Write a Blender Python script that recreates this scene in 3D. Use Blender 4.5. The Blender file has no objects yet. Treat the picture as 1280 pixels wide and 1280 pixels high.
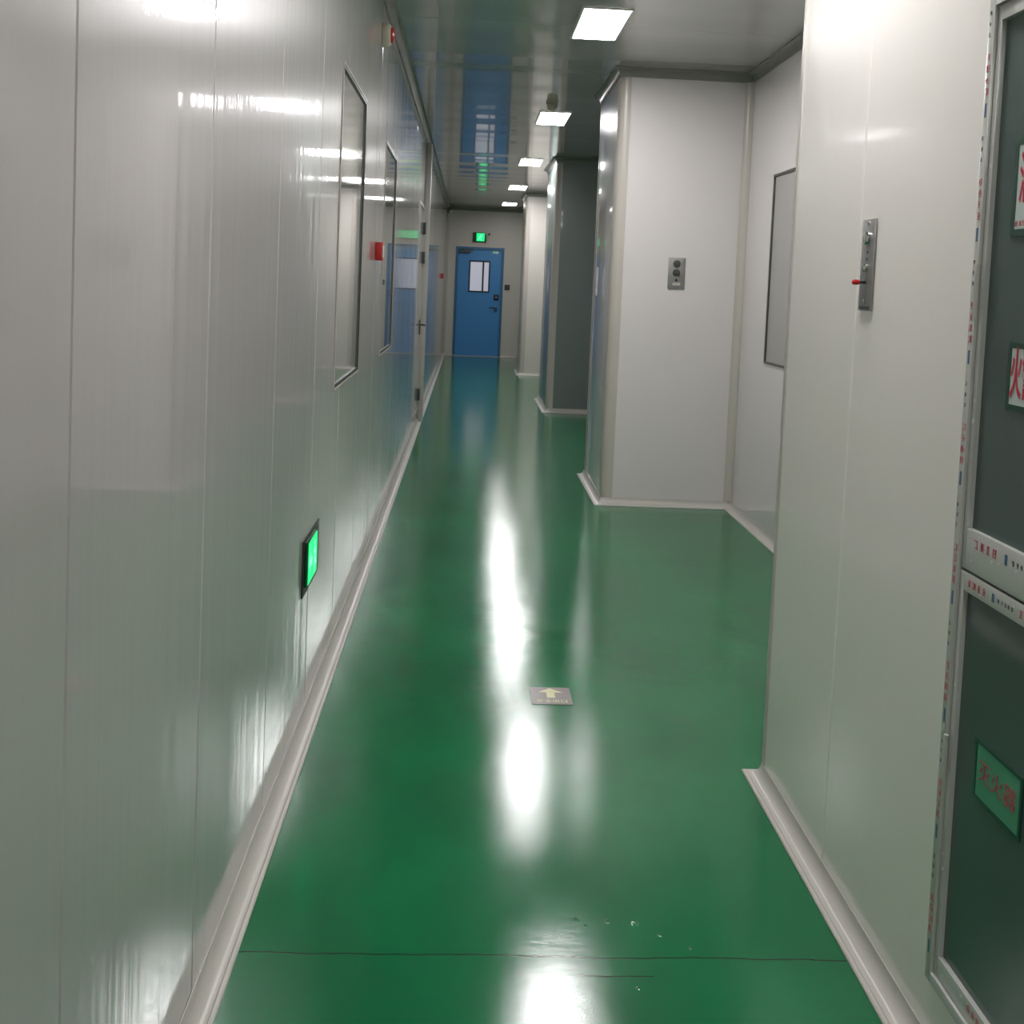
import bpy, bmesh, math, random
from mathutils import Vector, Matrix
random.seed(7)
COL = bpy.context.scene.collection
PI = math.pi
H = 2.97          # ceiling height
EYE = 1.49

# ------------------------------------------------------------------ materials
def srgb(r, g, b):
    f = lambda c: (c/255/12.92 if c/255 <= .04045 else ((c/255+.055)/1.055)**2.4)
    return (f(r), f(g), f(b), 1)

def new_mat(name):
    m = bpy.data.materials.new(name); m.use_nodes = True
    nt = m.node_tree; b = nt.nodes['Principled BSDF']
    return m, nt, b

def plain(name, col, rough=.4, metal=0, emit=None, es=0, spec=.5):
    m, nt, b = new_mat(name)
    b.inputs['Base Color'].default_value = col
    b.inputs['Roughness'].default_value = rough
    b.inputs['Metallic'].default_value = metal
    b.inputs['Specular IOR Level'].default_value = spec
    if emit:
        b.inputs['Emission Color'].default_value = emit
        b.inputs['Emission Strength'].default_value = es
    else:                                        # a faint procedural wear in the gloss
        n = nt.nodes.new('ShaderNodeTexNoise'); n.inputs['Scale'].default_value = 40
        mr = nt.nodes.new('ShaderNodeMapRange')
        mr.inputs['To Min'].default_value = rough*.85; mr.inputs['To Max'].default_value = min(1, rough*1.2)
        nt.links.new(n.outputs['Fac'], mr.inputs['Value'])
        nt.links.new(mr.outputs['Result'], b.inputs['Roughness'])
    return m

def noise(nt, vec, sc, detail=2, scale=1.0, rough=.5):
    mp = nt.nodes.new('ShaderNodeMapping'); mp.inputs['Scale'].default_value = sc
    nt.links.new(vec, mp.inputs['Vector'])
    n = nt.nodes.new('ShaderNodeTexNoise')
    n.inputs['Scale'].default_value = scale; n.inputs['Detail'].default_value = detail
    n.inputs['Roughness'].default_value = rough
    nt.links.new(mp.outputs['Vector'], n.inputs['Vector'])
    return n.outputs['Fac']

def math_n(nt, op, a, b=None, c=None):
    m = nt.nodes.new('ShaderNodeMath'); m.operation = op
    for i, v in enumerate((a, b, c)):
        if v is None: continue
        if isinstance(v, (int, float)): m.inputs[i].default_value = v
        else: nt.links.new(v, m.inputs[i])
    return m.outputs[0]

def glossy_panel(name, col, rough, waves, spec=.5, var=.03, rvar=None, coat=0, crough=.03, cior=1.5, cwaves=None):
    """painted steel sheet: waves = [(scale vector, height in metres, detail)] makes the sheet uneven"""
    m, nt, b = new_mat(name)
    geo = nt.nodes.new('ShaderNodeNewGeometry'); P = geo.outputs['Position']
    h = None
    for sc, amp, det in waves:
        v = math_n(nt, 'MULTIPLY', noise(nt, P, sc, det), amp*1000)
        h = v if h is None else math_n(nt, 'ADD', h, v)
    if h is not None:
        bp = nt.nodes.new('ShaderNodeBump'); bp.inputs['Strength'].default_value = 1
        bp.inputs['Distance'].default_value = .001
        nt.links.new(h, bp.inputs['Height']); nt.links.new(bp.outputs['Normal'], b.inputs['Normal'])
    mx = nt.nodes.new('ShaderNodeMix'); mx.data_type = 'RGBA'
    mx.inputs['A'].default_value = tuple(c*(1-var) for c in col[:3])+(1,)
    mx.inputs['B'].default_value = tuple(min(1, c*(1+var)) for c in col[:3])+(1,)
    nt.links.new(noise(nt, P, (1.3, 1.3, 1.3), 3), mx.inputs['Factor'])
    nt.links.new(mx.outputs['Result'], b.inputs['Base Color'])
    b.inputs['Specular IOR Level'].default_value = spec
    if rvar:
        mr = nt.nodes.new('ShaderNodeMapRange')
        mr.inputs['From Min'].default_value = .35; mr.inputs['From Max'].default_value = .65
        mr.inputs['To Min'].default_value = rvar[0]; mr.inputs['To Max'].default_value = rvar[1]
        nt.links.new(noise(nt, P, rvar[2], 4), mr.inputs['Value'])
        nt.links.new(mr.outputs['Result'], b.inputs['Roughness'])
    else:
        b.inputs['Roughness'].default_value = rough
    if coat:
        b.inputs['Coat Weight'].default_value = coat
        b.inputs['Coat Roughness'].default_value = crough
        b.inputs['Coat IOR'].default_value = cior
        if cwaves:
            h = None
            for sc, amp, det in cwaves:
                v = math_n(nt, 'MULTIPLY', noise(nt, P, sc, det), amp*1000)
                h = v if h is None else math_n(nt, 'ADD', h, v)
            bp = nt.nodes.new('ShaderNodeBump'); bp.inputs['Strength'].default_value = 1
            bp.inputs['Distance'].default_value = .001
            nt.links.new(h, bp.inputs['Height']); nt.links.new(bp.outputs['Normal'], b.inputs['Coat Normal'])
    return m

WALLC = srgb(209, 205, 203)
M = {}
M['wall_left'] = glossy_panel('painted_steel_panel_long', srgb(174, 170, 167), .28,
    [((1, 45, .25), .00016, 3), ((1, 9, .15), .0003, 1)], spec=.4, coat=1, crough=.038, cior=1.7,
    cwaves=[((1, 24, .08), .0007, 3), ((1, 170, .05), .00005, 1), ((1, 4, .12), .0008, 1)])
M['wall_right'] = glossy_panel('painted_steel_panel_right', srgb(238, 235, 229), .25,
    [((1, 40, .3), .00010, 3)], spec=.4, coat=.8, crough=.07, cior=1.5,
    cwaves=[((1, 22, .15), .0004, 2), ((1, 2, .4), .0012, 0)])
M['wall_cross'] = glossy_panel('painted_steel_panel_cross', WALLC, .3,
    [((30, 30, .3), .00006, 2)], spec=.3, coat=1, crough=.035, cior=1.6)
M['wall_matte'] = glossy_panel('painted_steel_panel_end', srgb(205, 202, 194), .4,
    [((30, 30, .3), .00006, 2)], spec=.3)
M['wall_face'] = glossy_panel('painted_steel_panel_face', WALLC, .35, [((30, 30, .3), .00006, 2)], spec=.3)
M['wall_dim'] = glossy_panel('shade_grey_panel', srgb(116, 126, 124), .3,  # wall panel in a darker grey; the side passage's shade is put into the colour
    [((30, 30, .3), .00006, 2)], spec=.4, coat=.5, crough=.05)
M['ceiling'] = glossy_panel('painted_ceiling_panel', srgb(172, 174, 168), .2,
    [((.35, 9, 1), .00035, 1)], spec=.5, coat=1, crough=.07, cior=1.75,
    cwaves=[((.12, 2.0, 1), .018, 0), ((.2, 8, 1), .0006, 1), ((3, .2, 1), .0003, 1)])
M['cove'] = plain('cove_profile', srgb(182, 179, 172), .3)
M['corner'] = plain('corner_profile', srgb(184, 179, 171), .32)
M['cornice'] = plain('cornice_profile', srgb(132, 133, 126), .28)
M['alu'] = plain('brushed_aluminium', srgb(190, 190, 185), .3, .75)
M['film'] = plain('white_protective_film_on_aluminium', srgb(188, 190, 184), .25, .15)
M['film_seam'] = plain('shadow_gap', srgb(35, 38, 36), .6)
M['steel'] = plain('stainless_plate', srgb(150, 150, 148), .35, .6)
M['steel_dark'] = plain('recessed_grey_metal', srgb(78, 80, 76), .35, .4)
M['black'] = plain('black_plastic', srgb(28, 27, 26), .35)
M['darkgrey'] = plain('dark_grey_plastic', srgb(60, 62, 62), .4)
M['chrome'] = plain('chrome', srgb(215, 215, 212), .12, 1)
M['red'] = plain('red_plastic', srgb(176, 24, 28), .35)
M['redprint'] = plain('red_print', srgb(192, 36, 66), .5)
M['redink'] = plain('red_ink', srgb(176, 70, 84), .5)
M['blueink'] = plain('blue_ink', srgb(58, 92, 122), .5)
M['darkink'] = plain('dark_ink', srgb(70, 72, 72), .5)
M['beige'] = plain('beige_plastic', srgb(196, 190, 172), .4)
M['signwhite'] = plain('sign_face_white', srgb(186, 198, 194), .45)
M['signgreen'] = plain('sign_border_green', srgb(16, 66, 50), .4)
M['signface_green'] = plain('sign_face_green', srgb(70, 146, 112), .4)
M['brown'] = plain('floor_plate_brown', srgb(92, 82, 77), .3)
M['lumi'] = plain('luminescent_cream', srgb(206, 206, 160), .4)
M['blue'] = glossy_panel('blue_door_paint', srgb(72, 146, 212), .28, [((20, 20, 20), .00001, 1)], spec=.4)
M['bluedark'] = plain('blue_door_frame_paint', srgb(52, 108, 150), .3)
M['navy'] = plain('navy_gasket', srgb(14, 20, 44), .4)
M['litpane'] = plain('lit_frosted_pane', srgb(190, 192, 205), .15, 0, srgb(205, 208, 224), .42)  # pane's own glow stands in for a lit room behind the door
M['pane_left'] = glossy_panel('observation_glass', srgb(150, 150, 148), .08, [((1, 20, .3), .00002, 1)], spec=.8, coat=1, crough=.015, cior=1.7, cwaves=[((1, 8, .3), .00002, 1)])
M['pane_right'] = glossy_panel('dusty_observation_glass', srgb(158, 156, 153), .22, [((1, 25, .5), .0001, 2)], spec=.4)
M['glass_dark'] = glossy_panel('dark_glass', srgb(76, 92, 88), .07, [((1, 3, 3), .0006, 1)], spec=.5, var=.15)
M['lamp'] = plain('lamp_diffuser', (1, 1, 1, 1), .5, 0, (1, .975, .98, 1), 64)
M['lamp_weak'] = plain('lamp_diffuser_weak', (1, 1, 1, 1), .5, 0, (1, .985, .96, 1), 22)  # same diffuser with weaker output, set so the end wall stays darker; recess lamp too
M['lampframe'] = plain('lamp_frame', srgb(225, 225, 222), .35)
M['greenlit'] = plain('exit_green_light', srgb(0, 170, 90), .3, 0, (0.0, .82, .22, 1), 1.05)
M['greenpale'] = plain('exit_pale_figure', srgb(160, 240, 200), .3, 0, (.22, 1, .55, 1), 1.0)
M['greendark'] = plain('exit_green_body', srgb(12, 74, 40), .3)
M['sticker'] = plain('pale_green_sticker', srgb(170, 232, 204), .2)
M['doorgrey'] = glossy_panel('pale_grey_door_paint', srgb(168, 172, 172), .10, [((1, 9, .3), .0003, 1)], spec=.6)

def floor_material():
    m, nt, b = new_mat('green_epoxy_floor')
    geo = nt.nodes.new('ShaderNodeNewGeometry'); P = geo.outputs['Position']
    sep = nt.nodes.new('ShaderNodeSeparateXYZ'); nt.links.new(P, sep.inputs[0])
    X, Y = sep.outputs['X'], sep.outputs['Y']
    cr = nt.nodes.new('ShaderNodeValToRGB')
    cr.color_ramp.elements[0].position = .32; cr.color_ramp.elements[0].color = srgb(0, 91, 52)
    cr.color_ramp.elements[1].position = .7; cr.color_ramp.elements[1].color = srgb(0, 110, 64)
    nt.links.new(noise(nt, P, (2.2, 1.5, 1), 4), cr.inputs['Fac'])
    # expansion joints and a hairline crack: dark lines with a wandering edge
    wob = math_n(nt, 'MULTIPLY', math_n(nt, 'SUBTRACT', noise(nt, P, (4, .02, 1), 3), .5), .03)
    lines = None
    for y0, xa, xb, w in ((2.19, -.5, .96, .0022), (4.68, .0, .66, .0028), (2.13, .30, .46, .0016)):
        d = math_n(nt, 'ABSOLUTE', math_n(nt, 'SUBTRACT', math_n(nt, 'ADD', Y, wob), y0))
        l = math_n(nt, 'LESS_THAN', d, w)
        l = math_n(nt, 'MULTIPLY', l, math_n(nt, 'GREATER_THAN', X, xa))
        l = math_n(nt, 'MULTIPLY', l, math_n(nt, 'LESS_THAN', X, xb))
        lines = l if lines is None else math_n(nt, 'MAXIMUM', lines, l)
    # fine pale scratches running along the corridor
    sn = noise(nt, P, (70, 1.2, 1), 5, rough=.7)
    msk = noise(nt, P, (3, 2, 1), 2)
    scr = math_n(nt, 'MULTIPLY', math_n(nt, 'GREATER_THAN', sn, .74), math_n(nt, 'GREATER_THAN', msk, .55))
    m1 = nt.nodes.new('ShaderNodeMix'); m1.data_type = 'RGBA'
    nt.links.new(math_n(nt, 'MULTIPLY', scr, .22), m1.inputs['Factor'])
    nt.links.new(cr.outputs['Color'], m1.inputs['A']); m1.inputs['B'].default_value = srgb(120, 176, 146)
    m2 = nt.nodes.new('ShaderNodeMix'); m2.data_type = 'RGBA'
    nt.links.new(math_n(nt, 'MULTIPLY', lines, .8), m2.inputs['Factor'])
    nt.links.new(m1.outputs['Result'], m2.inputs['A']); m2.inputs['B'].default_value = srgb(6, 40, 26)
    nt.links.new(m2.outputs['Result'], b.inputs['Base Color'])
    # trowelled epoxy: gloss comes and goes in clouds
    mr = nt.nodes.new('ShaderNodeMapRange')
    mr.inputs['From Min'].default_value = .2; mr.inputs['From Max'].default_value = .8
    mr.inputs['To Min'].default_value = .5; mr.inputs['To Max'].default_value = .6
    nt.links.new(noise(nt, P, (2.4, 2.0, 1), 3), mr.inputs['Value'])
    nt.links.new(mr.outputs['Result'], b.inputs['Roughness'])
    h = math_n(nt, 'MULTIPLY', noise(nt, P, (1.2, 5, 1), 2), .9)
    h = math_n(nt, 'ADD', h, math_n(nt, 'MULTIPLY', noise(nt, P, (9, 26, 1), 3), .16))
    h = math_n(nt, 'ADD', h, math_n(nt, 'MULTIPLY', noise(nt, P, (30, 60, 1), 3), .05))
    h = math_n(nt, 'SUBTRACT', h, math_n(nt, 'MULTIPLY', lines, 1.5))
    # paint blisters beside the joint
    blis = 0.0
    for bx_, by_, r in ((.31, 2.322, .010), (.33, 2.30, .007), (.385, 2.318, .008), (.45, 2.312, .012), (.50, 2.27, .006), (.56, 2.225, .006), (.42, 2.09, .007)):
        dx = math_n(nt, 'SUBTRACT', X, bx_); dy = math_n(nt, 'SUBTRACT', Y, by_)
        d = math_n(nt, 'SQRT', math_n(nt, 'ADD', math_n(nt, 'MULTIPLY', dx, dx), math_n(nt, 'MULTIPLY', dy, dy)))
        k = nt.nodes.new('ShaderNodeMapRange'); k.interpolation_type = 'SMOOTHSTEP'
        k.inputs['From Min'].default_value = 0; k.inputs['From Max'].default_value = r
        k.inputs['To Min'].default_value = 2.2; k.inputs['To Max'].default_value = 0
        nt.links.new(d, k.inputs['Value'])
        h = math_n(nt, 'ADD', h, k.outputs['Result']); blis = math_n(nt, 'ADD', k.outputs['Result'], blis)
    bp = nt.nodes.new('ShaderNodeBump'); bp.inputs['Strength'].default_value = 1; bp.inputs['Distance'].default_value = .001
    nt.links.new(h, bp.inputs['Height']); nt.links.new(bp.outputs['Normal'], b.inputs['Normal'])
    b.inputs['Specular IOR Level'].default_value = .03
    b.inputs['Coat Weight'].default_value = 1; b.inputs['Coat IOR'].default_value = 1.58
    mc = nt.nodes.new('ShaderNodeMapRange')
    mc.inputs['From Min'].default_value = .2; mc.inputs['From Max'].default_value = .8
    mc.inputs['To Min'].default_value = .07; mc.inputs['To Max'].default_value = .13
    nt.links.new(noise(nt, P, (1.8, 2.6, 1), 3), mc.inputs['Value'])
    nt.links.new(mc.outputs['Result'], b.inputs['Coat Roughness'])
    hc = math_n(nt, 'MULTIPLY', noise(nt, P, (.9, 3, 1), 1), 1.3)
    hc = math_n(nt, 'ADD', hc, math_n(nt, 'MULTIPLY', noise(nt, P, (10, 22, 1), 2), .22))
    hc = math_n(nt, 'ADD', hc, math_n(nt, 'MULTIPLY', noise(nt, P, (330, 420, 1), 1), .15))
    hc = math_n(nt, 'SUBTRACT', hc, math_n(nt, 'MULTIPLY', lines, 1.5))
    hc = math_n(nt, 'ADD', hc, blis)
    bc = nt.nodes.new('ShaderNodeBump'); bc.inputs['Strength'].default_value = 1; bc.inputs['Distance'].default_value = .001
    nt.links.new(hc, bc.inputs['Height']); nt.links.new(bc.outputs['Normal'], b.inputs['Coat Normal'])
    return m
M['floor'] = floor_material()

# ------------------------------------------------------------------ mesh helpers
class MB:
    def __init__(s): s.bm = bmesh.new()
    def face(s, pts):
        vs = [s.bm.verts.new(p) for p in pts]
        try: return s.bm.faces.new(vs)
        except ValueError: return None
    def box(s, x0, x1, y0, y1, z0, z1, bev=0):
        b2 = bmesh.new(); bmesh.ops.create_cube(b2, size=1)
        for v in b2.verts:
            v.co = Vector(((x0+x1)/2+v.co.x*(x1-x0), (y0+y1)/2+v.co.y*(y1-y0), (z0+z1)/2+v.co.z*(z1-z0)))
        if bev: bmesh.ops.bevel(b2, geom=b2.edges[:], offset=bev, segments=2, affect='EDGES', profile=.6)
        s.merge(b2); return s
    def merge(s, b2):
        t = bpy.data.meshes.new('t'); b2.to_mesh(t); b2.free(); s.bm.from_mesh(t); bpy.data.meshes.remove(t)
    def prism(s, poly, z0, z1):                       # polygon in XY, extruded up
        b2 = bmesh.new()
        lo = [b2.verts.new((x, y, z0)) for x, y in poly]; hi = [b2.verts.new((x, y, z1)) for x, y in poly]
        n = len(poly)
        for i in range(n): b2.faces.new((lo[i], lo[(i+1) % n], hi[(i+1) % n], hi[i]))
        b2.faces.new(lo[::-1]); b2.faces.new(hi)
        bmesh.ops.recalc_face_normals(b2, faces=b2.faces[:])
        s.merge(b2); return s
    def lathe(s, prof, origin, axis, seg=28):         # prof = [(radius, distance along axis)]
        b2 = bmesh.new(); a = Vector(axis).normalized()
        u = a.orthogonal().normalized(); w = a.cross(u)
        rings = []
        for r, t in prof:
            c = Vector(origin)+a*t
            if r < 1e-6: rings.append([b2.verts.new(c)])
            else: rings.append([b2.verts.new(c+(u*math.cos(2*PI*k/seg)+w*math.sin(2*PI*k/seg))*r) for k in range(seg)])
        for A, B in zip(rings, rings[1:]):
            for k in range(seg):
                k2 = (k+1) % seg
                if len(A) == 1 and len(B) == 1: continue
                if len(A) == 1: b2.faces.new((A[0], B[k], B[k2]))
                elif len(B) == 1: b2.faces.new((A[k], A[k2], B[0]))
                else: b2.faces.new((A[k], A[k2], B[k2], B[k]))
        for R in (rings[0], rings[-1]):
            if len(R) > 1: b2.faces.new(R)
        bmesh.ops.recalc_face_normals(b2, faces=b2.faces[:])
        s.merge(b2); return s
    def tube(s, pts, r, seg=10):
        b2 = bmesh.new(); rings = []
        P = [Vector(p) for p in pts]
        for i, p in enumerate(P):
            d = (P[min(i+1, len(P)-1)]-P[max(i-1, 0)]).normalized()
            u = d.orthogonal().normalized() if i == 0 else (u-d*u.dot(d)).normalized()
            w = d.cross(u)
            rings.append([b2.verts.new(p+(u*math.cos(2*PI*k/seg)+w*math.sin(2*PI*k/seg))*r) for k in range(seg)])
        for A, B in zip(rings, rings[1:]):
            for k in range(seg): b2.faces.new((A[k], A[(k+1) % seg], B[(k+1) % seg], B[k]))
        b2.faces.new(rings[0]); b2.faces.new(rings[-1])
        bmesh.ops.recalc_face_normals(b2, faces=b2.faces[:])
        s.merge(b2); return s
    def sweep(s, path, prof, side=1, closed_prof=True):
        """profile points (d from the wall, height z) carried along wall path with mitres; side: +1 room lies left of the path"""
        b2 = bmesh.new(); n = len(path); rings = []
        for i in range(n):
            p = Vector(path[i]); ns = []
            for j in (i-1, i):
                if 0 <= j < n-1:
                    d = (Vector(path[j+1])-Vector(path[j])).normalized()
                    ns.append(Vector((-d.y, d.x))*side)
            m = sum(ns, Vector((0, 0))); m.normalize(); m /= max(.3, m.dot(ns[0]))
            rings.append([b2.verts.new((p.x+m.x*d, p.y+m.y*d, z)) for d, z in prof])
        k = len(prof)
        for A, B in zip(rings, rings[1:]):
            for q in range(k if closed_prof else k-1): b2.faces.new((A[q], B[q], B[(q+1) % k], A[(q+1) % k]))
        b2.faces.new(rings[0]); b2.faces.new(rings[-1])
        bmesh.ops.recalc_face_normals(b2, faces=b2.faces[:])
        s.merge(b2); return s
    def build(s, name, mat, parent=None, smooth=True, angle=35):
        me = bpy.data.meshes.new(name); s.bm.to_mesh(me); s.bm.free()
        me.materials.append(M[mat] if isinstance(mat, str) else mat)
        if smooth:
            for p in me.polygons: p.use_smooth = True
            me.set_sharp_from_angle(angle=math.radians(angle))
        o = bpy.data.objects.new(name, me); COL.objects.link(o)
        if parent is not None:
            o.parent = parent; o.matrix_parent_inverse = Matrix.Translation(-parent_loc(parent))
        return o

def parent_loc(p):          # meshes are modelled in world coordinates; only the Empties carry a location
    return p.location.copy() if p.type == 'EMPTY' else Vector((0, 0, 0))

def tag(o, label, cat, group=None, kind=None):
    o['label'] = label; o['category'] = cat
    if group: o['group'] = group
    if kind: o['kind'] = kind
    return o

def empty(name, loc, label, cat, group=None, kind=None):
    o = bpy.data.objects.new(name, None); COL.objects.link(o); o.location = loc; o.empty_display_size = .1
    return tag(o, label, cat, group, kind)

def struct(o, label, cat): return tag(o, label, cat, None, 'structure')

def text(body, name, mat, parent, size, M4, extrude=.0006, align='CENTER', off=0):
    cu = bpy.data.curves.new(name, 'FONT'); cu.body = body; cu.size = size; cu.extrude = extrude; cu.offset = off
    cu.align_x = align; cu.align_y = 'CENTER'; cu.materials.append(M[mat])
    t = bpy.data.objects.new('t', cu); COL.objects.link(t)
    bpy.context.view_layer.update()
    me = bpy.data.meshes.new_from_object(t.evaluated_get(bpy.context.evaluated_depsgraph_get()))
    bpy.data.objects.remove(t); bpy.data.curves.remove(cu)
    me.transform(M4); me.name = name
    o = bpy.data.objects.new(name, me); COL.objects.link(o)
    o.parent = parent; o.matrix_parent_inverse = Matrix.Translation(-parent_loc(parent))
    return o

def basis(right, up, loc):
    r = Vector(right).normalized(); u = Vector(up).normalized(); n = r.cross(u)
    m = Matrix((r, u, n)).transposed().to_4x4(); m.translation = Vector(loc); return m

# ------------------------------------------------------------------ the shell
Y0, YE = -3.2, 20.6
XL, XR, XN = -.5, .96, 1.86

struct(MB().box(-.62, 3.2, Y0-.1, YE+.1, -.08, 0).build('floor', 'floor', smooth=False), 'glossy green epoxy floor with cracks and cloudy reflections', 'floor')
# ceiling in panels running across, thin joints between
cb = MB()
yy = Y0-.1
while yy < YE+.1:
    y2 = min(yy+1.15, YE+.1)
    cb.box(-.62, 3.2, yy+.0015, y2-.0015, H, H+.06)
    yy = y2
cb.box(-.62, 3.2, Y0-.1, YE+.1, H+.06, H+.10)
struct(cb.build('ceiling', 'ceiling', smooth=False), 'glossy pale grey ceiling of painted steel panels', 'ceiling')

def panel_wall(x, y_from, y_to, seams, openings, side, mat, name, label, lip=.005, th=.08, zh=H, tilt=0):
    """wall along Y: sheets between seams with rounded lips; openings = [(y0,y1,z0,z1)]; side = +1 when the room is at larger x"""
    mb = MB(); cuts = sorted([y_from]+[s for s in seams if y_from < s < y_to]+[y_to])
    for a, b in zip(cuts, cuts[1:]):
        t0, t1 = (random.uniform(-tilt, tilt), random.uniform(-tilt, tilt)) if tilt else (0, 0)
        X = lambda y: x+side*(t0+(t1-t0)*(y-a)/(b-a))
        sub = sorted({a, b} | {v for o in openings for v in o[:2] if a < v < b})
        for c, d in zip(sub, sub[1:]):
            mid = (c+d)/2; zs = [(0, zh)]
            for o in openings:
                if o[0] <= mid <= o[1]: zs = [(0, o[2]), (o[3], zh)]
            poly = []
            if c == a: poly += [(X(a)-side*lip*1.6, c+.0006), (X(a)-side*lip*.5, c+.0012), (X(a), c+lip)]
            else: poly += [(X(c), c)]
            if d == b: poly += [(X(b), d-lip), (X(b)-side*lip*.5, d-.0012), (X(b)-side*lip*1.6, d-.0006)]
            else: poly += [(X(d), d)]
            poly += [(x-side*th, d), (x-side*th, c)]
            for z0, z1 in zs:
                if z1-z0 > .001: mb.prism(poly, z0, z1)
    return struct(mb.build(name, mat, smooth=False), label, 'wall')

lseams = [.62-.69*k for k in range(1, 6)]+[.62, 1.315, 1.994, 2.69, 3.39, 4.06, 4.75, 5.44, 6.13, 6.82, 7.51, 8.2, 8.89, 9.58, 10.27, 10.78]+[10.78+.69*k for k in range(1, 15)]
WIN1 = (3.875, 4.712, 1.066, 2.282); WIN2 = (5.83, 6.66, 1.055, 2.256); DR2 = (9.75, 10.70, .13, 2.24)
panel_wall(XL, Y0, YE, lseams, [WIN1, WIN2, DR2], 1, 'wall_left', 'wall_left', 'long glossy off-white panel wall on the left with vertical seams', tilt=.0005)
UNIT = (.95, 1.907, .165, 2.062)
panel_wall(XR, Y0, 3.04, [-1.9, -.7, .3, 2.508], [UNIT], -1, 'wall_right', 'wall_right', 'near off-white panel wall on the right holding the framed glass door', tilt=.0)

def block(poly, mat, name, label, z0=0, z1=H):
    o = MB().prism(poly, z0, z1).build(name, mat, angle=25)
    if mat == 'wall_cross':                      # sheets facing across the corridor carry the glossy film, the end sheets do not
        o.data.materials.append(M['wall_face'])
        for p in o.data.polygons:
            if abs(p.normal.y) > .7: p.material_index = 1
    return struct(o, label, 'wall')

def arc(cx, cy, r, a0, a1, n=7):
    return [(cx+r*math.cos(math.radians(a0+(a1-a0)*k/n)), cy+r*math.sin(math.radians(a0+(a1-a0)*k/n))) for k in range(n+1)]

block([(XR+.08, 3.04), (XR+.08, 2.96), (XN+.08, 2.96), (XN+.08, 3.04)], 'wall_cross', 'wall_right_return', 'off-white return wall hidden behind the near right wall end')
NW = (5.85-.75, 6.33, 1.06, 2.232)
panel_wall(XN, 3.04, 6.95, [4.3], [NW], -1, 'wall_cross', 'wall_right_recess', 'off-white recess wall with the flat grey window')
R = .055
block([(XN+.08, 6.95), (XN+.08, 8.0)]+arc(XR+R, 8.0-R, R, 90, 180)+arc(XR+R, 6.95+R, R, 180, 270), 'wall_cross', 'wall_right_projection',
      'off-white box-out wall with the grey control plate')
P3 = (.95, 11.93, 13.3)
mb3 = MB().prism([(3.1, P3[1]), (3.1, P3[2])]+arc(P3[0]+R, P3[2]-R, R, 90, 180)+arc(P3[0]+R, P3[1]+R, R, 180, 270), 0, H)
struct(mb3.build('wall_right_shaded', 'wall_dim', angle=25), 'wall face beyond the box-out wall, shade put into its grey colour', 'wall')
P2 = (.865, 16.7, 17.7)
block([(3.1, P2[1]), (3.1, P2[2])]+arc(P2[0]+R, P2[2]-R, R, 90, 180)+arc(P2[0]+R, P2[1]+R, R, 180, 270), 'wall_matte', 'wall_right_far', 'pale wall face projecting just before the end wall')
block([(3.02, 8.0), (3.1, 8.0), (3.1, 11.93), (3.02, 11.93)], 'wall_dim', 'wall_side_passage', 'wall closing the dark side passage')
block([(XN+.08, 7.92), (3.1, 7.92), (3.1, 8.0), (XN+.08, 8.0)], 'wall_cross', 'wall_side_passage_near', 'near wall of the dark side passage')
block([(1.9, 13.3), (1.98, 13.3), (1.98, 16.7), (1.9, 16.7)], 'wall_cross', 'wall_far_recess', 'wall of the recess between the far projections')
block([(1.5, 17.7), (1.58, 17.7), (1.58, YE), (1.5, YE)], 'wall_cross', 'wall_end_recess', 'side wall of the recess beside the blue door')
block([(-.62, Y0-.1), (3.2, Y0-.1), (3.2, Y0), (-.62, Y0)], 'wall_cross', 'wall_back', 'off-white wall closing the corridor behind the viewer')
# end wall with the door opening
DO = (-.305, .665, 2.195)
eb = MB().box(-.58, DO[0], YE, YE+.1, 0, H).box(DO[1], 1.58, YE, YE+.1, 0, H).box(DO[0], DO[1], YE, YE+.1, DO[2], H)
struct(eb.build('wall_end', 'wall_matte', smooth=False), 'grey-lit end wall around the blue door', 'wall')

# ------------------------------------------------------------------ base coves, cornices, corner profiles
def cove_prof(w=.05, h=.05, lip=.009):
    pts = [(0, 0), (w, 0), (w, .004), (w-.003, .007), (w-lip, .0085), (w-lip-.002, .006)]
    r = h-.007
    for k in range(7):
        a = math.radians(90*k/6)
        pts.append((.003+(w-lip-.006)*(1-math.sin(a)), .008+r*(1-math.cos(a))))
    pts += [(0, .008+r)]
    return pts
def cornice_prof(w=.05, h=.06):
    pts = [(0, H-.0005), (w, H-.0005), (w, H-.006)]
    for k in range(7):
        a = math.radians(90*k/6)
        pts.append((.004+(w-.008)*(1-math.sin(a)), H-.008-(h-.010)*(1-math.cos(a))))
    pts += [(0, H-h+.002)]
    return pts
CP, RP = cove_prof(), cornice_prof()
def base(path, side, name, label): return struct(MB().sweep(path, CP, side).build(name, 'cove', angle=30), label, 'baseboard')
def corn(path, side, name, label): return struct(MB().sweep(path, RP, side).build(name, 'cornice', angle=30), label, 'cornice')
e = .0006
base([(XL+e, Y0), (XL+e, 10.68)], -1, 'baseboard_left', 'long off-white cove base at the foot of the left wall, near length')
base([(XL+e, 10.90), (XL+e, YE-e), (DO[0]-.002, YE-e)], -1, 'baseboard_left_far', 'far length of the left cove base, past the white post')
base([(XR-e, Y0), (XR-e, 3.04+e), (XN-e, 3.04+e), (XN-e, 6.95-e), (XR-e, 6.95-e), (XR-e, 8.0+e), (3.02, 8.0+e)], 1, 'baseboard_right', 'off-white cove base running round the right wall end and box-out')
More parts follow.
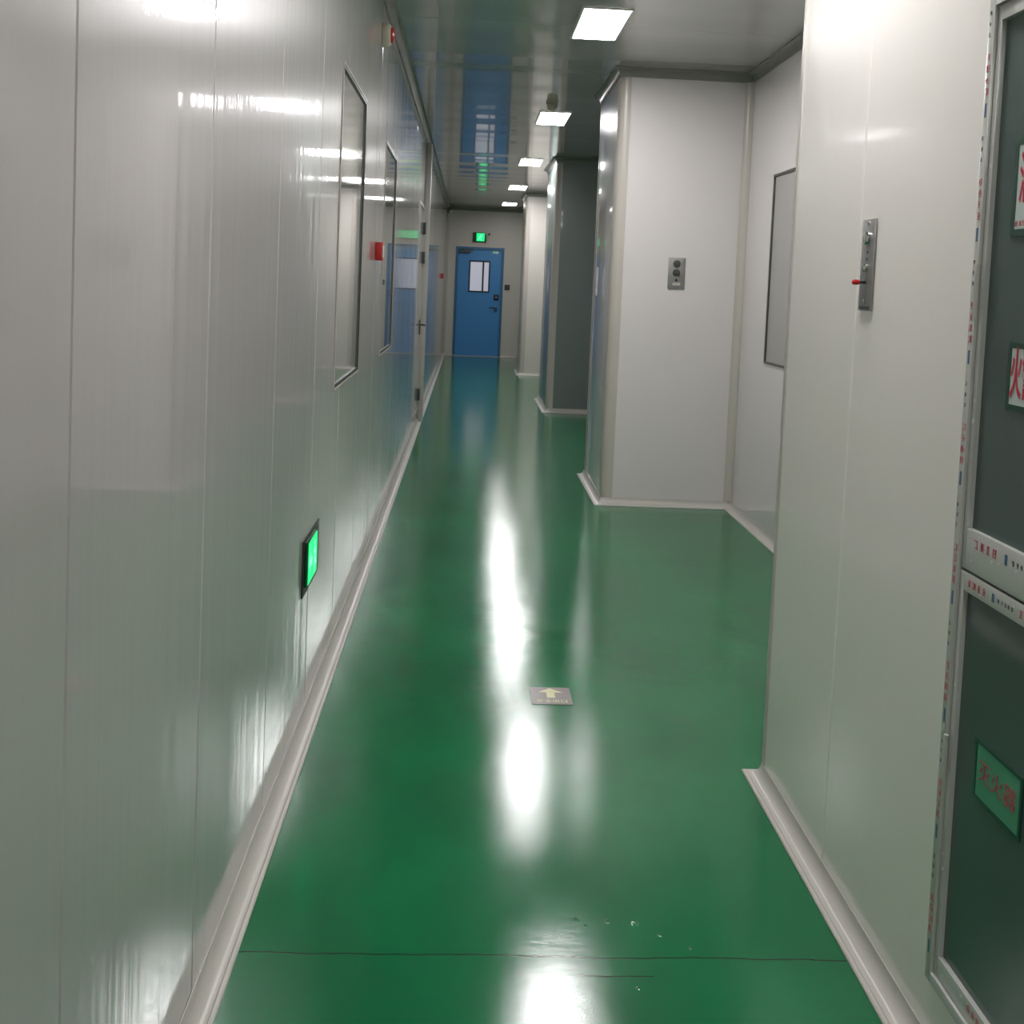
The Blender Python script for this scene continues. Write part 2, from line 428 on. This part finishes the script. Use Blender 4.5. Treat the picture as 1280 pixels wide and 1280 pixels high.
base([(3.02, P3[1]-e), (P3[0]-e, P3[1]-e), (P3[0]-e, P3[2]+e), (1.9-e, P3[2]+e), (1.9-e, P2[1]-e), (P2[0]-e, P2[1]-e), (P2[0]-e, P2[2]+e), (1.5-e, P2[2]+e), (1.5-e, YE-e), (DO[1]+.002, YE-e)], 1,
     'baseboard_right_far', 'cove base round the far right projections to the blue door')
corn([(XL+e, Y0), (XL+e, YE-e), (1.5, YE-e)], -1, 'trim_1', 'grey ceiling cornice along the left wall and the end wall')
corn([(XR-e, Y0), (XR-e, 3.04+e), (XN-e, 3.04+e), (XN-e, 6.95-e), (XR-e, 6.95-e), (XR-e, 8.0+e), (3.02, 8.0+e)], 1, 'trim_2', 'grey ceiling cornice round the right recess and box-out')
corn([(3.02, P3[1]-e), (P3[0]-e, P3[1]-e), (P3[0]-e, P3[2]+e), (1.9-e, P3[2]+e), (1.9-e, P2[1]-e), (P2[0]-e, P2[1]-e), (P2[0]-e, P2[2]+e), (1.5, P2[2]+e)], 1, 'trim_3', 'grey ceiling cornice round the far right projections')

def outer_corner(x, y, name, label, w=.075, t=.004, flip=1):
    """rounded profile over a convex corner; wall faces -x side and -y side (flip=1) or +y side (flip=-1)"""
    if flip == 1:
        outer = [(x-t, y+w)]+arc(x+R, y+R, R+t, 180, 270)+[(x+w, y-t)]
        inner = [(x+w, y-e)]+arc(x+R, y+R, R+e, 270, 180)+[(x-e, y+w)]
    else:
        outer = [(x-t, y-w)]+arc(x+R, y-R, R+t, 180, 90)+[(x+w, y+t)]
        inner = [(x+w, y+e)]+arc(x+R, y-R, R+e, 90, 180)+[(x-e, y-w)]
    struct(MB().prism(outer+inner, .052, H-.055).build(name, 'corner', angle=30), label, 'trim')
outer_corner(XR, 6.95, 'trim_4', 'rounded grey corner profile on the near edge of the box-out wall')
outer_corner(XR, 8.0, 'trim_5', 'rounded corner profile on the far edge of the box-out wall', flip=-1)
outer_corner(P3[0], P3[1], 'trim_6', 'rounded corner profile on the shaded grey wall')
outer_corner(P2[0], P2[1], 'trim_7', 'rounded corner profile on the last projecting wall')
# concave corner profiles
def inner_corner(cx, cy, sx, sy, name, label, r=.05, z0=.052, z1=H-.055):
    """fills the inner corner at (cx,cy); room lies towards (sx,sy)"""
    pts = [(cx+sx*e, cy+sy*e), (cx+sx*r, cy+sy*e)]
    for k in range(7):
        a = math.radians(90*k/6)
        pts.append((cx+sx*(.004+(r-.004)*(1-math.sin(a))), cy+sy*(.004+(r-.004)*(1-math.cos(a)))))
    pts.append((cx+sx*e, cy+sy*r))
    struct(MB().prism(pts, z0, z1).build(name, 'corner', angle=30), label, 'trim')
inner_corner(XN, 6.95, -1, -1, 'trim_8', 'concave grey corner profile in the right recess')
inner_corner(XL, YE, 1, -1, 'trim_9', 'concave corner profile at the far left corner')
# near wall end edge strip
struct(MB().prism([(XR-.0035, 3.02), (XR-.0035, 3.0435), (XR+.03, 3.0435), (XR+.03, 3.0405), (XR-e, 3.0405), (XR-e, 3.02)], .052, H-.055).build('trim_10', 'cove', smooth=False),
       'thin bright edge strip on the end of the near right wall', 'trim')
# white post past the left door
struct(MB().box(XL+e, XL+.055, 10.72, 10.86, 0, H-.062, .006).build('trim_11', 'cove'), 'narrow white post standing out from the left wall', 'trim')
for nm, x_, y_, lb in (('trim_12', XL+.055, YE-.055, 'small round cornice joint in the far left corner'),):
    struct(MB().lathe([(0, -.04), (.03, -.03), (.042, 0), (.03, .03), (0, .04)], (x_, y_, H-.1), (0, 0, 1), 16).build(nm, 'lampframe'), lb, 'trim')

# ------------------------------------------------------------------ windows
def wall_window(n, x, w, side, pane, label, depth=.05):
    y0, y1, z0, z1 = w
    root = empty('window_%d' % n, (x, (y0+y1)/2, z0), label, 'window', kind='structure')
    t = .014; a, b = sorted((x-side*depth, x+side*.003)); g = .0006
    fb = MB().box(a, b, y0+g, y0+t, z0+g, z1-g).box(a, b, y1-t, y1-g, z0+g, z1-g).box(a, b, y0+t, y1-t, z0+g, z0+t).box(a, b, y0+t, y1-t, z1-t, z1-g)
    fb.build('frame', 'steel_dark', root, smooth=False)
    # slim bright edging standing just proud of the sheet
    c, d = sorted((x+side*.0008, x+side*.005)); s_ = .006
    MB().box(c, d, y0-s_, y0, z0-s_, z1+s_).box(c, d, y1, y1+s_, z0-s_, z1+s_).box(c, d, y0, y1, z0-s_, z0).box(c, d, y0, y1, z1, z1+s_).build('edging', 'corner', root, smooth=False)
    c, d = sorted((x-side*depth, x-side*(depth-.006)))
    MB().box(c, d, y0+t, y1-t, z0+t, z1-t).build('pane', pane, root, smooth=False)
    return root
wall_window(1, XL, WIN1, 1, 'pane_left', 'nearer glazed window in the left wall, reflecting ceiling lights', depth=.010)
wall_window(2, XL, WIN2, 1, 'pane_left', 'farther narrow-looking window in the left wall before the red call point', depth=.010)
wall_window(3, XN, NW, -1, 'pane_right', 'flat grey window in the right recess wall, half hidden by the near wall', depth=.012)

# ------------------------------------------------------------------ doors
d1 = empty('door_1', ((DO[0]+DO[1])/2, YE, 0), 'blue metal door with lit vision panel closing the corridor end', 'door', kind='structure')
fw = .05
MB().box(DO[0]+e, DO[0]+fw, YE-.012, YE+.09, 0.001, DO[2]-e).box(DO[1]-fw, DO[1]-e, YE-.012, YE+.09, 0.001, DO[2]-e).box(DO[0]+fw, DO[1]-fw, YE-.012, YE+.09, DO[2]-fw, DO[2]-e).build('door_frame', 'bluedark', d1, smooth=False)
lx0, lx1 = DO[0]+fw+.004, DO[1]-fw-.004
LY = YE+.012
VW = (-.03, .395, 1.29, 1.925)
leaf = MB().box(lx0, VW[0], LY, LY+.045, .012, DO[2]-fw-.004).box(VW[1], lx1, LY, LY+.045, .012, DO[2]-fw-.004)
leaf.box(VW[0], VW[1], LY, LY+.045, .012, VW[2]).box(VW[0], VW[1], LY, LY+.045, VW[3], DO[2]-fw-.004)
lf = leaf.build('door_leaf', 'blue', d1, smooth=False)
g = .028
MB().box(VW[0], VW[0]+g, LY-.008, LY+.03, VW[2], VW[3]).box(VW[1]-g, VW[1], LY-.008, LY+.03, VW[2], VW[3]).box(VW[0]+g, VW[1]-g, LY-.008, LY+.03, VW[2], VW[2]+g).box(VW[0]+g, VW[1]-g, LY-.008, LY+.03, VW[3]-g, VW[3]).box(.238, .272, LY-.008, LY+.03, VW[2]+g, VW[3]-g).build('vision_panel_frame', 'navy', d1, smooth=False)
MB().box(VW[0]+g, .238, LY+.01, LY+.02, VW[2]+g, VW[3]-g).build('glass_pane', 'litpane', d1, smooth=False)
MB().box(.272, VW[1]-g, LY+.01, LY+.02, VW[2]+g, VW[3]-g).build('glass_pane', 'litpane', d1, smooth=False)
MB().box(.485, .585, LY-.012, LY-e, 1.14, 1.26, .004).build('lock_plate', 'navy', d1)
MB().lathe([(.018, 0), (.018, .012), (0, .014)], (.537, LY-.012, 1.2), (0, -1, 0), 16).build('lock_knob', 'steel', d1)
hd = MB().box(.50, .57, LY-.010, LY-e, .90, 1.03, .003).build('handle_plate', 'bluedark', d1)
MB().tube([(.54, LY-.008, .99), (.54, LY-.045, .99), (.52, LY-.055, .99), (.40, LY-.055, .992)], .011).build('lever', 'black', hd)
cl = MB().box(-.24, -.02, LY-.05, LY-e, 2.07, 2.125, .004).build('door_closer', 'steel_dark', d1)
MB().tube([(-.13, LY-.055, 2.13), (.06, LY-.075, 2.136), (-.02, LY-.02, 2.15)], .007).build('closer_arm', 'steel', cl)
MB().box(.43, .55, LY-.004, LY-e, 2.075, 2.125).build('sticker', 'sticker', d1)
MB().box(DO[0], DO[1], YE-.03, YE+.1, 0, .010).build('threshold', 'cove', d1, smooth=False)
struct(MB().box(DO[0]-.1, DO[1]+.1, YE+.1, YE+.12, 0, DO[2]+.1).build('wall_behind_door', 'wall_cross', smooth=False), 'wall surface behind the blue door', 'wall')

# left wall flush door
y0, y1, z0, z1 = DR2
d2 = empty('door_2', (XL, (y0+y1)/2, z0), 'flush pale grey service door in the left wall with dark hinges', 'door', kind='structure')
MB().box(XL-.04, XL+.004, y0+e, y0+.03, z0+e, z1-e).box(XL-.04, XL+.004, y1-.03, y1-e, z0+e, z1-e).box(XL-.04, XL+.004, y0+.03, y1-.03, z1-.03, z1-e).box(XL-.04, XL+.004, y0+.03, y1-.03, z0+e, z0+.03).build('door_frame', 'corner', d2, smooth=False)
MB().box(XL-.038, XL-.002, y0+.033, y1-.033, z0+.033, z1-.033).build('door_leaf', 'doorgrey', d2, smooth=False)
for zz in (1.72, 2.02, .30):
    MB().box(XL-.001, XL+.026, y1-.10, y1-.035, zz-.06, zz+.06, .003).build('hinge', 'darkgrey', d2)
hp = MB().box(XL-.001, XL+.008, y1-.17, y1-.12, .93, 1.08, .003).build('handle_plate', 'steel_dark', d2)
MB().tube([(XL+.008, y1-.145, 1.03), (XL+.05, y1-.145, 1.03), (XL+.055, y1-.16, 1.03), (XL+.055, y1-.27, 1.03)], .009).build('lever', 'darkgrey', hp)

# framed glass door / inspection hatch in the right wall
y0, y1, z0, z1 = UNIT
d3 = empty('door_3', (XR, (y0+y1)/2, z0), 'dark glass double-leaf hatch in film-covered aluminium frame on near right wall', 'door', kind='structure')
fx0, fx1 = XR-.012, XR+.05
fo = .022
MB().box(fx0, fx1, y1-fo, y1-e, z0+e, z1-e, .002).box(fx0, fx1, y0+e, y0+fo, z0+e, z1-e, .002).box(fx0, fx1, y0+fo, y1-fo, z1-fo, z1-e, .002).box(fx0, fx1, y0+fo, y1-fo, z0+e, z0+fo, .002).build('outer_frame', 'film', d3)
def hatch_leaf(za, zb, wt, wb):
    ya, yb = y0+fo+.002, y1-fo-.002; sx0, sx1 = XR-.006, XR+.04; sw = .014
    o = MB().box(sx0, sx1, yb-sw, yb, za, zb, .0015).box(sx0, sx1, ya, ya+sw, za, zb, .0015).box(sx0, sx1, ya+sw, yb-sw, zb-wt, zb, .0015).box(sx0, sx1, ya+sw, yb-sw, za, za+wb, .0015).build('leaf_frame', 'film', d3)
    MB().box(XR+.004, XR+.012, ya+sw, yb-sw, za+wb, zb-wt).build('glass_pane', 'glass_dark', o, smooth=False)
    return o
up = hatch_leaf(.990, z1-fo-.002, .028, .078)
lo = hatch_leaf(z0+fo+.002, .985, .036, .040)
MB().box(XR+.0, XR+.01, y0+fo+.001, y1-fo-.001, .9855, .9895).build('shadow_gap', 'film_seam', d3, smooth=False)
for za, zb in ((1.462, 1.562), (.585, .665)):
    MB().tube([(XR-.016, y1-.032, za), (XR-.016, y1-.032, zb)], .005, 8).build('hinge', 'film', d3)
# printed characters on the protective film (too small to read): runs of short strokes
def film_print(parent, mat, rects, name='film_print'):
    mb = MB()
    for (ya, za, w, h) in rects: mb.box(fx0-.0006, fx0+.001, ya, ya+w, za, za+h)
    return mb.build(name, mat, parent, smooth=False)
def glyph(yc, zc, s, rnd, horiz=False):
    out = []
    n = rnd.choice((2, 3, 3, 4))
    for k in range(n):
        o_ = (k/(n-1)-.5)*s*.8
        w_ = s*rnd.uniform(.35, .95)
        out.append((yc-w_/2+rnd.uniform(-.1, .1)*s, zc+o_-s*.06, w_, s*.12))
    for k in range(rnd.choice((1, 2, 2))):
        y_ = yc+rnd.uniform(-.38, .38)*s; h_ = s*rnd.uniform(.4, .95)
        out.append((y_-s*.06, zc-h_/2+rnd.uniform(-.1, .1)*s, s*.12, h_))
    return out
rn = random.Random(3)
red, blu, drk = [], [], []
z = 2.03
while z > .24:
    for k in range(3): drk += glyph(y1-.008, z, .0075, rn); z -= .020
    z -= .022
    for k in range(4): red += glyph(y1-.011, z, .0135, rn); z -= .021
    z -= .015
    blu.append((y1-.014, z-.012, .006, .026)); z -= .05
film_print(d3, 'redink', red); film_print(d3, 'blueink', blu); film_print(d3, 'darkink', drk)
def rail_print(zc, s, start, leafobj):
    r_, b_, k_ = [], [], []
    y = start; xx = XR-.0066
    while y > y0+.06:
        for k in range(4): r_ += glyph(y, zc, s, rn); y -= s*1.3
        y -= s
        b_ += [(y-.004, zc-s*.55, .008, s*1.1)]; y -= s*1.4
        for k in range(5): k_ += glyph(y, zc, s*.55, rn); y -= s*.8
        y -= s*1.2
    for mt, rects in (('redink', r_), ('blueink', b_), ('darkink', k_)):
        mb = MB()
        for (ya, za, w, h) in rects: mb.box(xx, XR-.005, ya, ya+w, za, za+h)
        mb.build('film_print', mt, leafobj, smooth=False)
rail_print(1.045, .017, y1-.075, up)
rail_print(.967, .014, y1-.06, lo)
rail_print(.213, .013, y1-.16, lo)

# ------------------------------------------------------------------ notices stuck to the dark glass (they face -x)
def notice(ya, yb, za, zb, body, size, face, ink, border, label, small=None, sx=1):
    """ya > yb: the far edge first; reads from far (left in view) to near (right in view)"""
    x = XR+.004
    root = empty('notice_sign', (x, (ya+yb)/2, (za+zb)/2), label, 'sign', 'green-bordered notices on the dark glass')
    bw = border
    MB().box(x-.003, x-e, yb, ya, za, za+bw).box(x-.003, x-e, yb, ya, zb-bw, zb).box(x-.003, x-e, yb, yb+bw, za+bw, zb-bw).box(x-.003, x-e, ya-bw, ya, za+bw, zb-bw).build('border', 'signgreen', root, smooth=False)
    MB().box(x-.0022, x-e, yb+bw, ya-bw, za+bw, zb-bw).build('face', face, root, smooth=False)
    text(body, 'lettering', ink, root, size, basis((0, -1, 0), (0, 0, 1), (x-.0028, (ya+yb)/2+(.014 if sx < 1 else 0), (za+zb)/2+(.010 if small else 0))) @ Matrix.Diagonal((sx, 1, 1, 1)), .0003, off=(.0016 if sx < 1 else 0))
    if small:                                    # a row of print too small to read
        r2 = random.Random(5); mb = MB()
        for k in range(9):
            for (gy, gz, gw, gh) in glyph(ya-.018-.0125*k, za+.022, .009, r2): mb.box(x-.0028, x-.0021, gy, gy+gw, gz, gz+gh)
        mb.build('small_print', 'redprint', root, smooth=False)
    return root
notice(1.803, 1.655, 1.612, 1.784, '消防', .095, 'signwhite', 'redprint', .012, 'uppermost notice on the dark glass, large pinkish red characters cut off by the frame edge', small=True, sx=.42)
notice(1.779, 1.655, 1.305, 1.424, '火警', .095, 'signwhite', 'redprint', .010, 'white notice on the upper glass reading fire alarm in large red Chinese characters', sx=.40)
notice(1.798, 1.638, .586, .696, '灭火器', .043, 'signface_green', 'redink', .007, 'green notice with faded red Chinese characters on the lower glass')

# ------------------------------------------------------------------ ceiling lights
LW, LL = (.550, .800), .66
lights = []
def ceiling_light():
    root = empty('ceiling_light', (.675, 0, H), 'x', 'ceiling light')
    f = .012
    xa, xb, ya, yb = LW[0]-f, LW[1]+f, -LL/2-f, LL/2+f
    MB().box(xa, LW[0], ya, yb, H-.010, H-e).box(LW[1], xb, ya, yb, H-.010, H-e).box(LW[0], LW[1], ya, -LL/2, H-.010, H-e).box(LW[0], LW[1], LL/2, yb, H-.010, H-e).build('frame', 'lampframe', root, smooth=False)
    MB().box(LW[0], LW[1], -LL/2, LL/2, H-.008, H-.002).build('diffuser', 'lamp', root, smooth=False)
    return root
labels = {0: 'largest and nearest of the lit rectangular ceiling lights', 1: 'second lit ceiling light, partly covered by the small round detector',
          2: 'third lit ceiling light down the corridor', 3: 'fourth lit ceiling light, small, well down the corridor', 4: 'farthest lit ceiling light, just before the end wall',
          -1: 'lit ceiling light directly above the near floor, out of frame', -2: 'lit ceiling light behind the viewer'}
proto = ceiling_light(); first = True
for k in (0, 1, 2, 3, 4, -1, -2):
    y = 5.83+3.325*k
    if first: r = proto; first = False
    else:
        r = proto.copy(); COL.objects.link(r)
        for ch in list(proto.children):
            c = ch.copy(); COL.objects.link(c); c.parent = r; c.matrix_parent_inverse = Matrix.Translation((-.675, 0, -H))
            if k == 4 and ch.name.startswith('diffuser'):
                c.data = ch.data.copy(); c.data.materials[0] = M['lamp_weak']
    r.location = (.675, y, H)
    r['label'] = labels[k]; r['group'] = 'rectangular ceiling lights'

r = proto.copy(); COL.objects.link(r)                # the recess has a lamp of its own, just above the frame
for ch in list(proto.children):
    c = ch.copy(); COL.objects.link(c); c.parent = r; c.matrix_parent_inverse = Matrix.Translation((-.675, 0, -H))
    if ch.name.startswith('diffuser'):
        c.data = ch.data.copy(); c.data.materials[0] = M['lamp_weak']
r.location = (1.42, 3.75, H)
r['label'] = 'lit ceiling light inside the right recess, out of frame'; r['group'] = 'rectangular ceiling lights'

# ------------------------------------------------------------------ detector and alarm
sd = empty('smoke_detector', (.607, 8.36, H), 'small round beige smoke detector on the ceiling before the second light', 'smoke detector')
MB().lathe([(.05, 0), (.05, .014), (.046, .018)], (.607, 8.36, H-e), (0, 0, -1)).build('mount', 'beige', sd)
MB().lathe([(.044, .018), (.043, .045), (.034, .062), (.018, .072), (0, .074)], (.607, 8.36, H-e), (0, 0, -1)).build('sensor_head', 'beige', sd)
al = empty('alarm_sounder', (XL, 5.40, 2.74), 'round beige alarm sounder with red tip high on the left wall', 'alarm')
MB().lathe([(.060, 0), (.062, .012), (.058, .030), (.048, .042)], (XL+e, 5.40, 2.745), (1, 0, 0)).build('housing', 'beige', al)
MB().lathe([(.040, .042), (.038, .052), (.026, .060), (0, .063)], (XL+e, 5.40, 2.745), (1, 0, 0)).build('beacon_lens', 'red', al)

def call_point(y, z, s, label):
    r = empty('call_point', (XL, y, z), label, 'alarm button', 'red manual call points on the left wall')
    MB().box(XL+e, XL+.036, y-s/2, y+s/2, z-s/2, z+s/2, .004).build('housing', 'red', r)
    MB().box(XL+.036, XL+.039, y-s*.33, y+s*.33, z-s*.33, z+s*.33, .001).build('press_panel', 'signwhite', r)
    return r
call_point(5.43, 1.63, .095, 'red square call point on the left wall between the windows')
call_point(18.0, 1.575, .09, 'tiny red call point at the far end of the left wall, by the blue door')

# ------------------------------------------------------------------ exit sign over the blue door
ES = empty('exit_sign', (.145, YE, 2.39), 'lit green exit box hanging above the blue door', 'exit sign')
MB().box(.03, .295, YE-.055, YE-.002, 2.295, 2.485, .006).build('housing', 'greendark', ES)
MB().box(.095, .255, YE-.059, YE-.0555, 2.312, 2.470).build('lit_panel', 'greenlit', ES, smooth=False)
def running_man(parent, mat, place, th=.0006, name='running_figure'):
    """place(u, v) maps figure coordinates (0..1) to the sign plane; figure made of thick strokes"""
    mb = MB()
    strokes = [((.52, .70), (.44, .42), .12), ((.44, .42), (.60, .28), .085), ((.60, .28), (.56, .06), .075), ((.44, .42), (.30, .26), .085), ((.30, .26), (.10, .24), .075),
               ((.52, .68), (.72, .58), .06), ((.72, .58), (.80, .68), .05), ((.50, .66), (.30, .62), .06), ((.30, .62), (.24, .48), .05)]
    for (a, b, w) in strokes:
        a, b = Vector(a), Vector(b); d = (b-a).normalized(); n = Vector((-d.y, d.x))*w/2; a2 = a-d*w*.2; b2 = b+d*w*.2
        mb.face([place(*p) for p in (a2+n, b2+n, b2-n, a2-n)])
    mb.face([place(.58+.085*math.cos(t*PI/6), .84+.085*math.sin(t*PI/6)) for t in range(12)])
    r = bmesh.ops.extrude_face_region(mb.bm, geom=mb.bm.faces[:])
    off = (Vector(place(0, 0, 1))-Vector(place(0, 0)))*th
    bmesh.ops.translate(mb.bm, vec=off, verts=[v for v in r['geom'] if isinstance(v, bmesh.types.BMVert)])
    bmesh.ops.recalc_face_normals(mb.bm, faces=mb.bm.faces[:])
    return mb.build(name, mat, parent, smooth=False)
running_man(ES, 'greenpale', lambda u, v, o=0: (.105+.14*u, YE-.0595-o, 2.31+.16*v))
MB().tube([(.35, YE-.002, 2.46), (.35, YE-.05, 2.46)], .022, 10).build('indicator_stub', 'black', ES)

# low exit sign on the left wall: sits on a dark plate, faces the corridor
LS = empty('exit_sign', (XL, 3.41, .55), 'lit green exit sign low on the left wall', 'exit sign')
MB().box(XL+e, XL+.005, 3.245, 3.575, .455, .640, .002).build('back_plate', 'black', LS)
MB().box(XL+.005, XL+.0150, 3.27, 3.47, .484, .632, .004).build('housing', 'greendark', LS)
MB().box(XL+.0150, XL+.0165, 3.280, 3.462, .490, .626).build('lit_panel', 'greenlit', LS, smooth=False)
running_man(LS, 'greenpale', lambda u, v, o=0: (XL+.0167+o, 3.365+.09*(1-u), .494+.128*v))
ar = MB()
for poly in ([(3.290, .555), (3.318, .590), (3.318, .568), (3.355, .568), (3.355, .542), (3.318, .542), (3.318, .520)],):
    ar.face([(XL+.0167, y, z) for y, z in poly])
ar.bm.normal_update(); ge = bmesh.ops.extrude_face_region(ar.bm, geom=ar.bm.faces[:])
bmesh.ops.translate(ar.bm, vec=(.0006, 0, 0), verts=[v for v in ge['geom'] if isinstance(v, bmesh.types.BMVert)])
ar.build('arrow', 'greenpale', LS, smooth=False)

# card reader beside the blue door
CR = empty('card_reader', (.75, YE, 1.41), 'small black card reader on the end wall right of the blue door', 'card reader')
MB().box(.698, .80, YE-.022, YE-e, 1.36, 1.465, .005).build('housing', 'black', CR)
MB().box(.715, .783, YE-.0235, YE-.0225, 1.375, 1.45).build('reader_face', 'darkgrey', CR, smooth=False)

# ------------------------------------------------------------------ control plates
# tall narrow plate on the near right wall (faces -x)
SP = empty('key_switch_plate', (XR, 2.44, 1.57), 'tall narrow steel key-switch plate on the near right wall seam', 'switch plate')
pl = MB().box(XR-.006, XR-e, 2.402, 2.480, 1.461, 1.682, .002).build('plate', 'steel', SP)
MB().lathe([(.015, 0), (.016, .006), (.013, .010), (0, .012)], (XR-.006, 2.441, 1.636), (-1, 0, 0), 20).build('selector_knob', 'chrome', SP)
MB().lathe([(.010, 0), (.010, .007), (.007, .010), (0, .010)], (XR-.006, 2.441, 1.564), (-1, 0, 0), 20).build('key_barrel', 'chrome', SP)
kk = MB().tube([(XR-.006, 2.441, 1.529), (XR-.020, 2.443, 1.529)], .0035, 8).build('red_lever', 'black', SP)
MB().lathe([(.004, 0), (.0065, .004), (.0065, .014), (.003, .018), (0, .018)], (XR-.020, 2.443, 1.529), (-1, .05, 0), 12).build('lever_tip', 'red', kk)
for zz in (1.671, 1.484):
    MB().lathe([(.005, 0), (.005, .002), (0, .0035)], (XR-.006, 2.441, zz), (-1, 0, 0), 12).build('screw', 'chrome', SP)
for zz in (1.603, 1.586):
    MB().lathe([(.004, 0), (.004, .001), (0, .0012)], (XR-.006, 2.441, zz), (-1, 0, 0), 10).build('indicator', 'darkgrey', SP)
MB().box(XR-.0068, XR-.0058, 2.41, 2.472, 1.464, 1.472).build('label_strip', 'darkgrey', SP, smooth=False)
# plate on the box-out wall (faces -y)
CPL = empty('control_plate', (1.4, 6.95, 1.6), 'grey rectangular control plate on the white box-out wall', 'switch plate')
yf = 6.95
MB().box(1.345, 1.460, yf-.009, yf-e, 1.502, 1.715, .003).build('plate', 'steel', CPL)
MB().lathe([(.026, 0), (.026, .003), (.019, .004), (0, .004)], (1.402, yf-.009, 1.672), (0, -1, 0), 24).build('speaker_disc', 'steel_dark', CPL)
MB().lathe([(.024, 0), (.024, .006), (.02, .010), (0, .010)], (1.400, yf-.009, 1.612), (0, -1, 0), 24).build('call_button', 'steel_dark', CPL)
MB().box(1.376, 1.424, yf-.0205, yf-.0190, 1.598, 1.604).build('button_slot', 'black', CPL, smooth=False)
MB().lathe([(.008, 0), (.008, .005), (0, .006)], (1.402, yf-.009, 1.562), (0, -1, 0), 14).build('key_hole', 'black', CPL)
MB().box(1.378, 1.43, yf-.0105, yf-.0091, 1.525, 1.545).build('label_strip', 'corner', CPL, smooth=False)

# ------------------------------------------------------------------ floor arrow plate
FA = empty('floor_arrow_plate', (.354, 3.63, 0), 'small brown floor plate with a pale arrow and a row of characters', 'floor sign')
MB().box(.280, .427, 3.556, 3.708, .0004, .0022).build('plate', 'brown', FA, smooth=False)
am = MB()
am.box(.338, .368, 3.612, 3.668, .0023, .0028)
am.prism([(.305, 3.660), (.401, 3.660), (.353, 3.698)], .0023, .0028)
am.build('arrow', 'lumi', FA, smooth=False)
text('安全出口', 'lettering', 'lumi', FA, .029, basis((1, 0, 0), (0, 1, 0), (.354, 3.583, .0026)), .0002)

# ------------------------------------------------------------------ world, camera, view
w = bpy.data.worlds.new('world'); bpy.context.scene.world = w; w.use_nodes = True
w.node_tree.nodes['Background'].inputs['Color'].default_value = (.02, .02, .02, 1)

cam = bpy.data.cameras.new('camera'); co = bpy.data.objects.new('camera', cam); COL.objects.link(co)
cam.sensor_width = 36; cam.sensor_fit = 'HORIZONTAL'; cam.lens = 36.0
cam.shift_x = 0; cam.shift_y = -(640-428)/1280
cam.clip_start = .02; cam.clip_end = 100
rows = ((0.99826919, -0.04091018, 0.04224901), (-0.03980433, 0.05883274, 0.99747397), (-0.04329247, -0.99742923, 0.05710251))
m = Matrix(rows).transposed().to_4x4(); m.translation = Vector((0, 0, EYE))
co.matrix_world = m
sc = bpy.context.scene; sc.camera = co
sc.view_settings.view_transform = 'Standard'; sc.view_settings.look = 'None'
sc.view_settings.exposure = 0; sc.view_settings.gamma = 1; sc.view_settings.use_curve_mapping = False
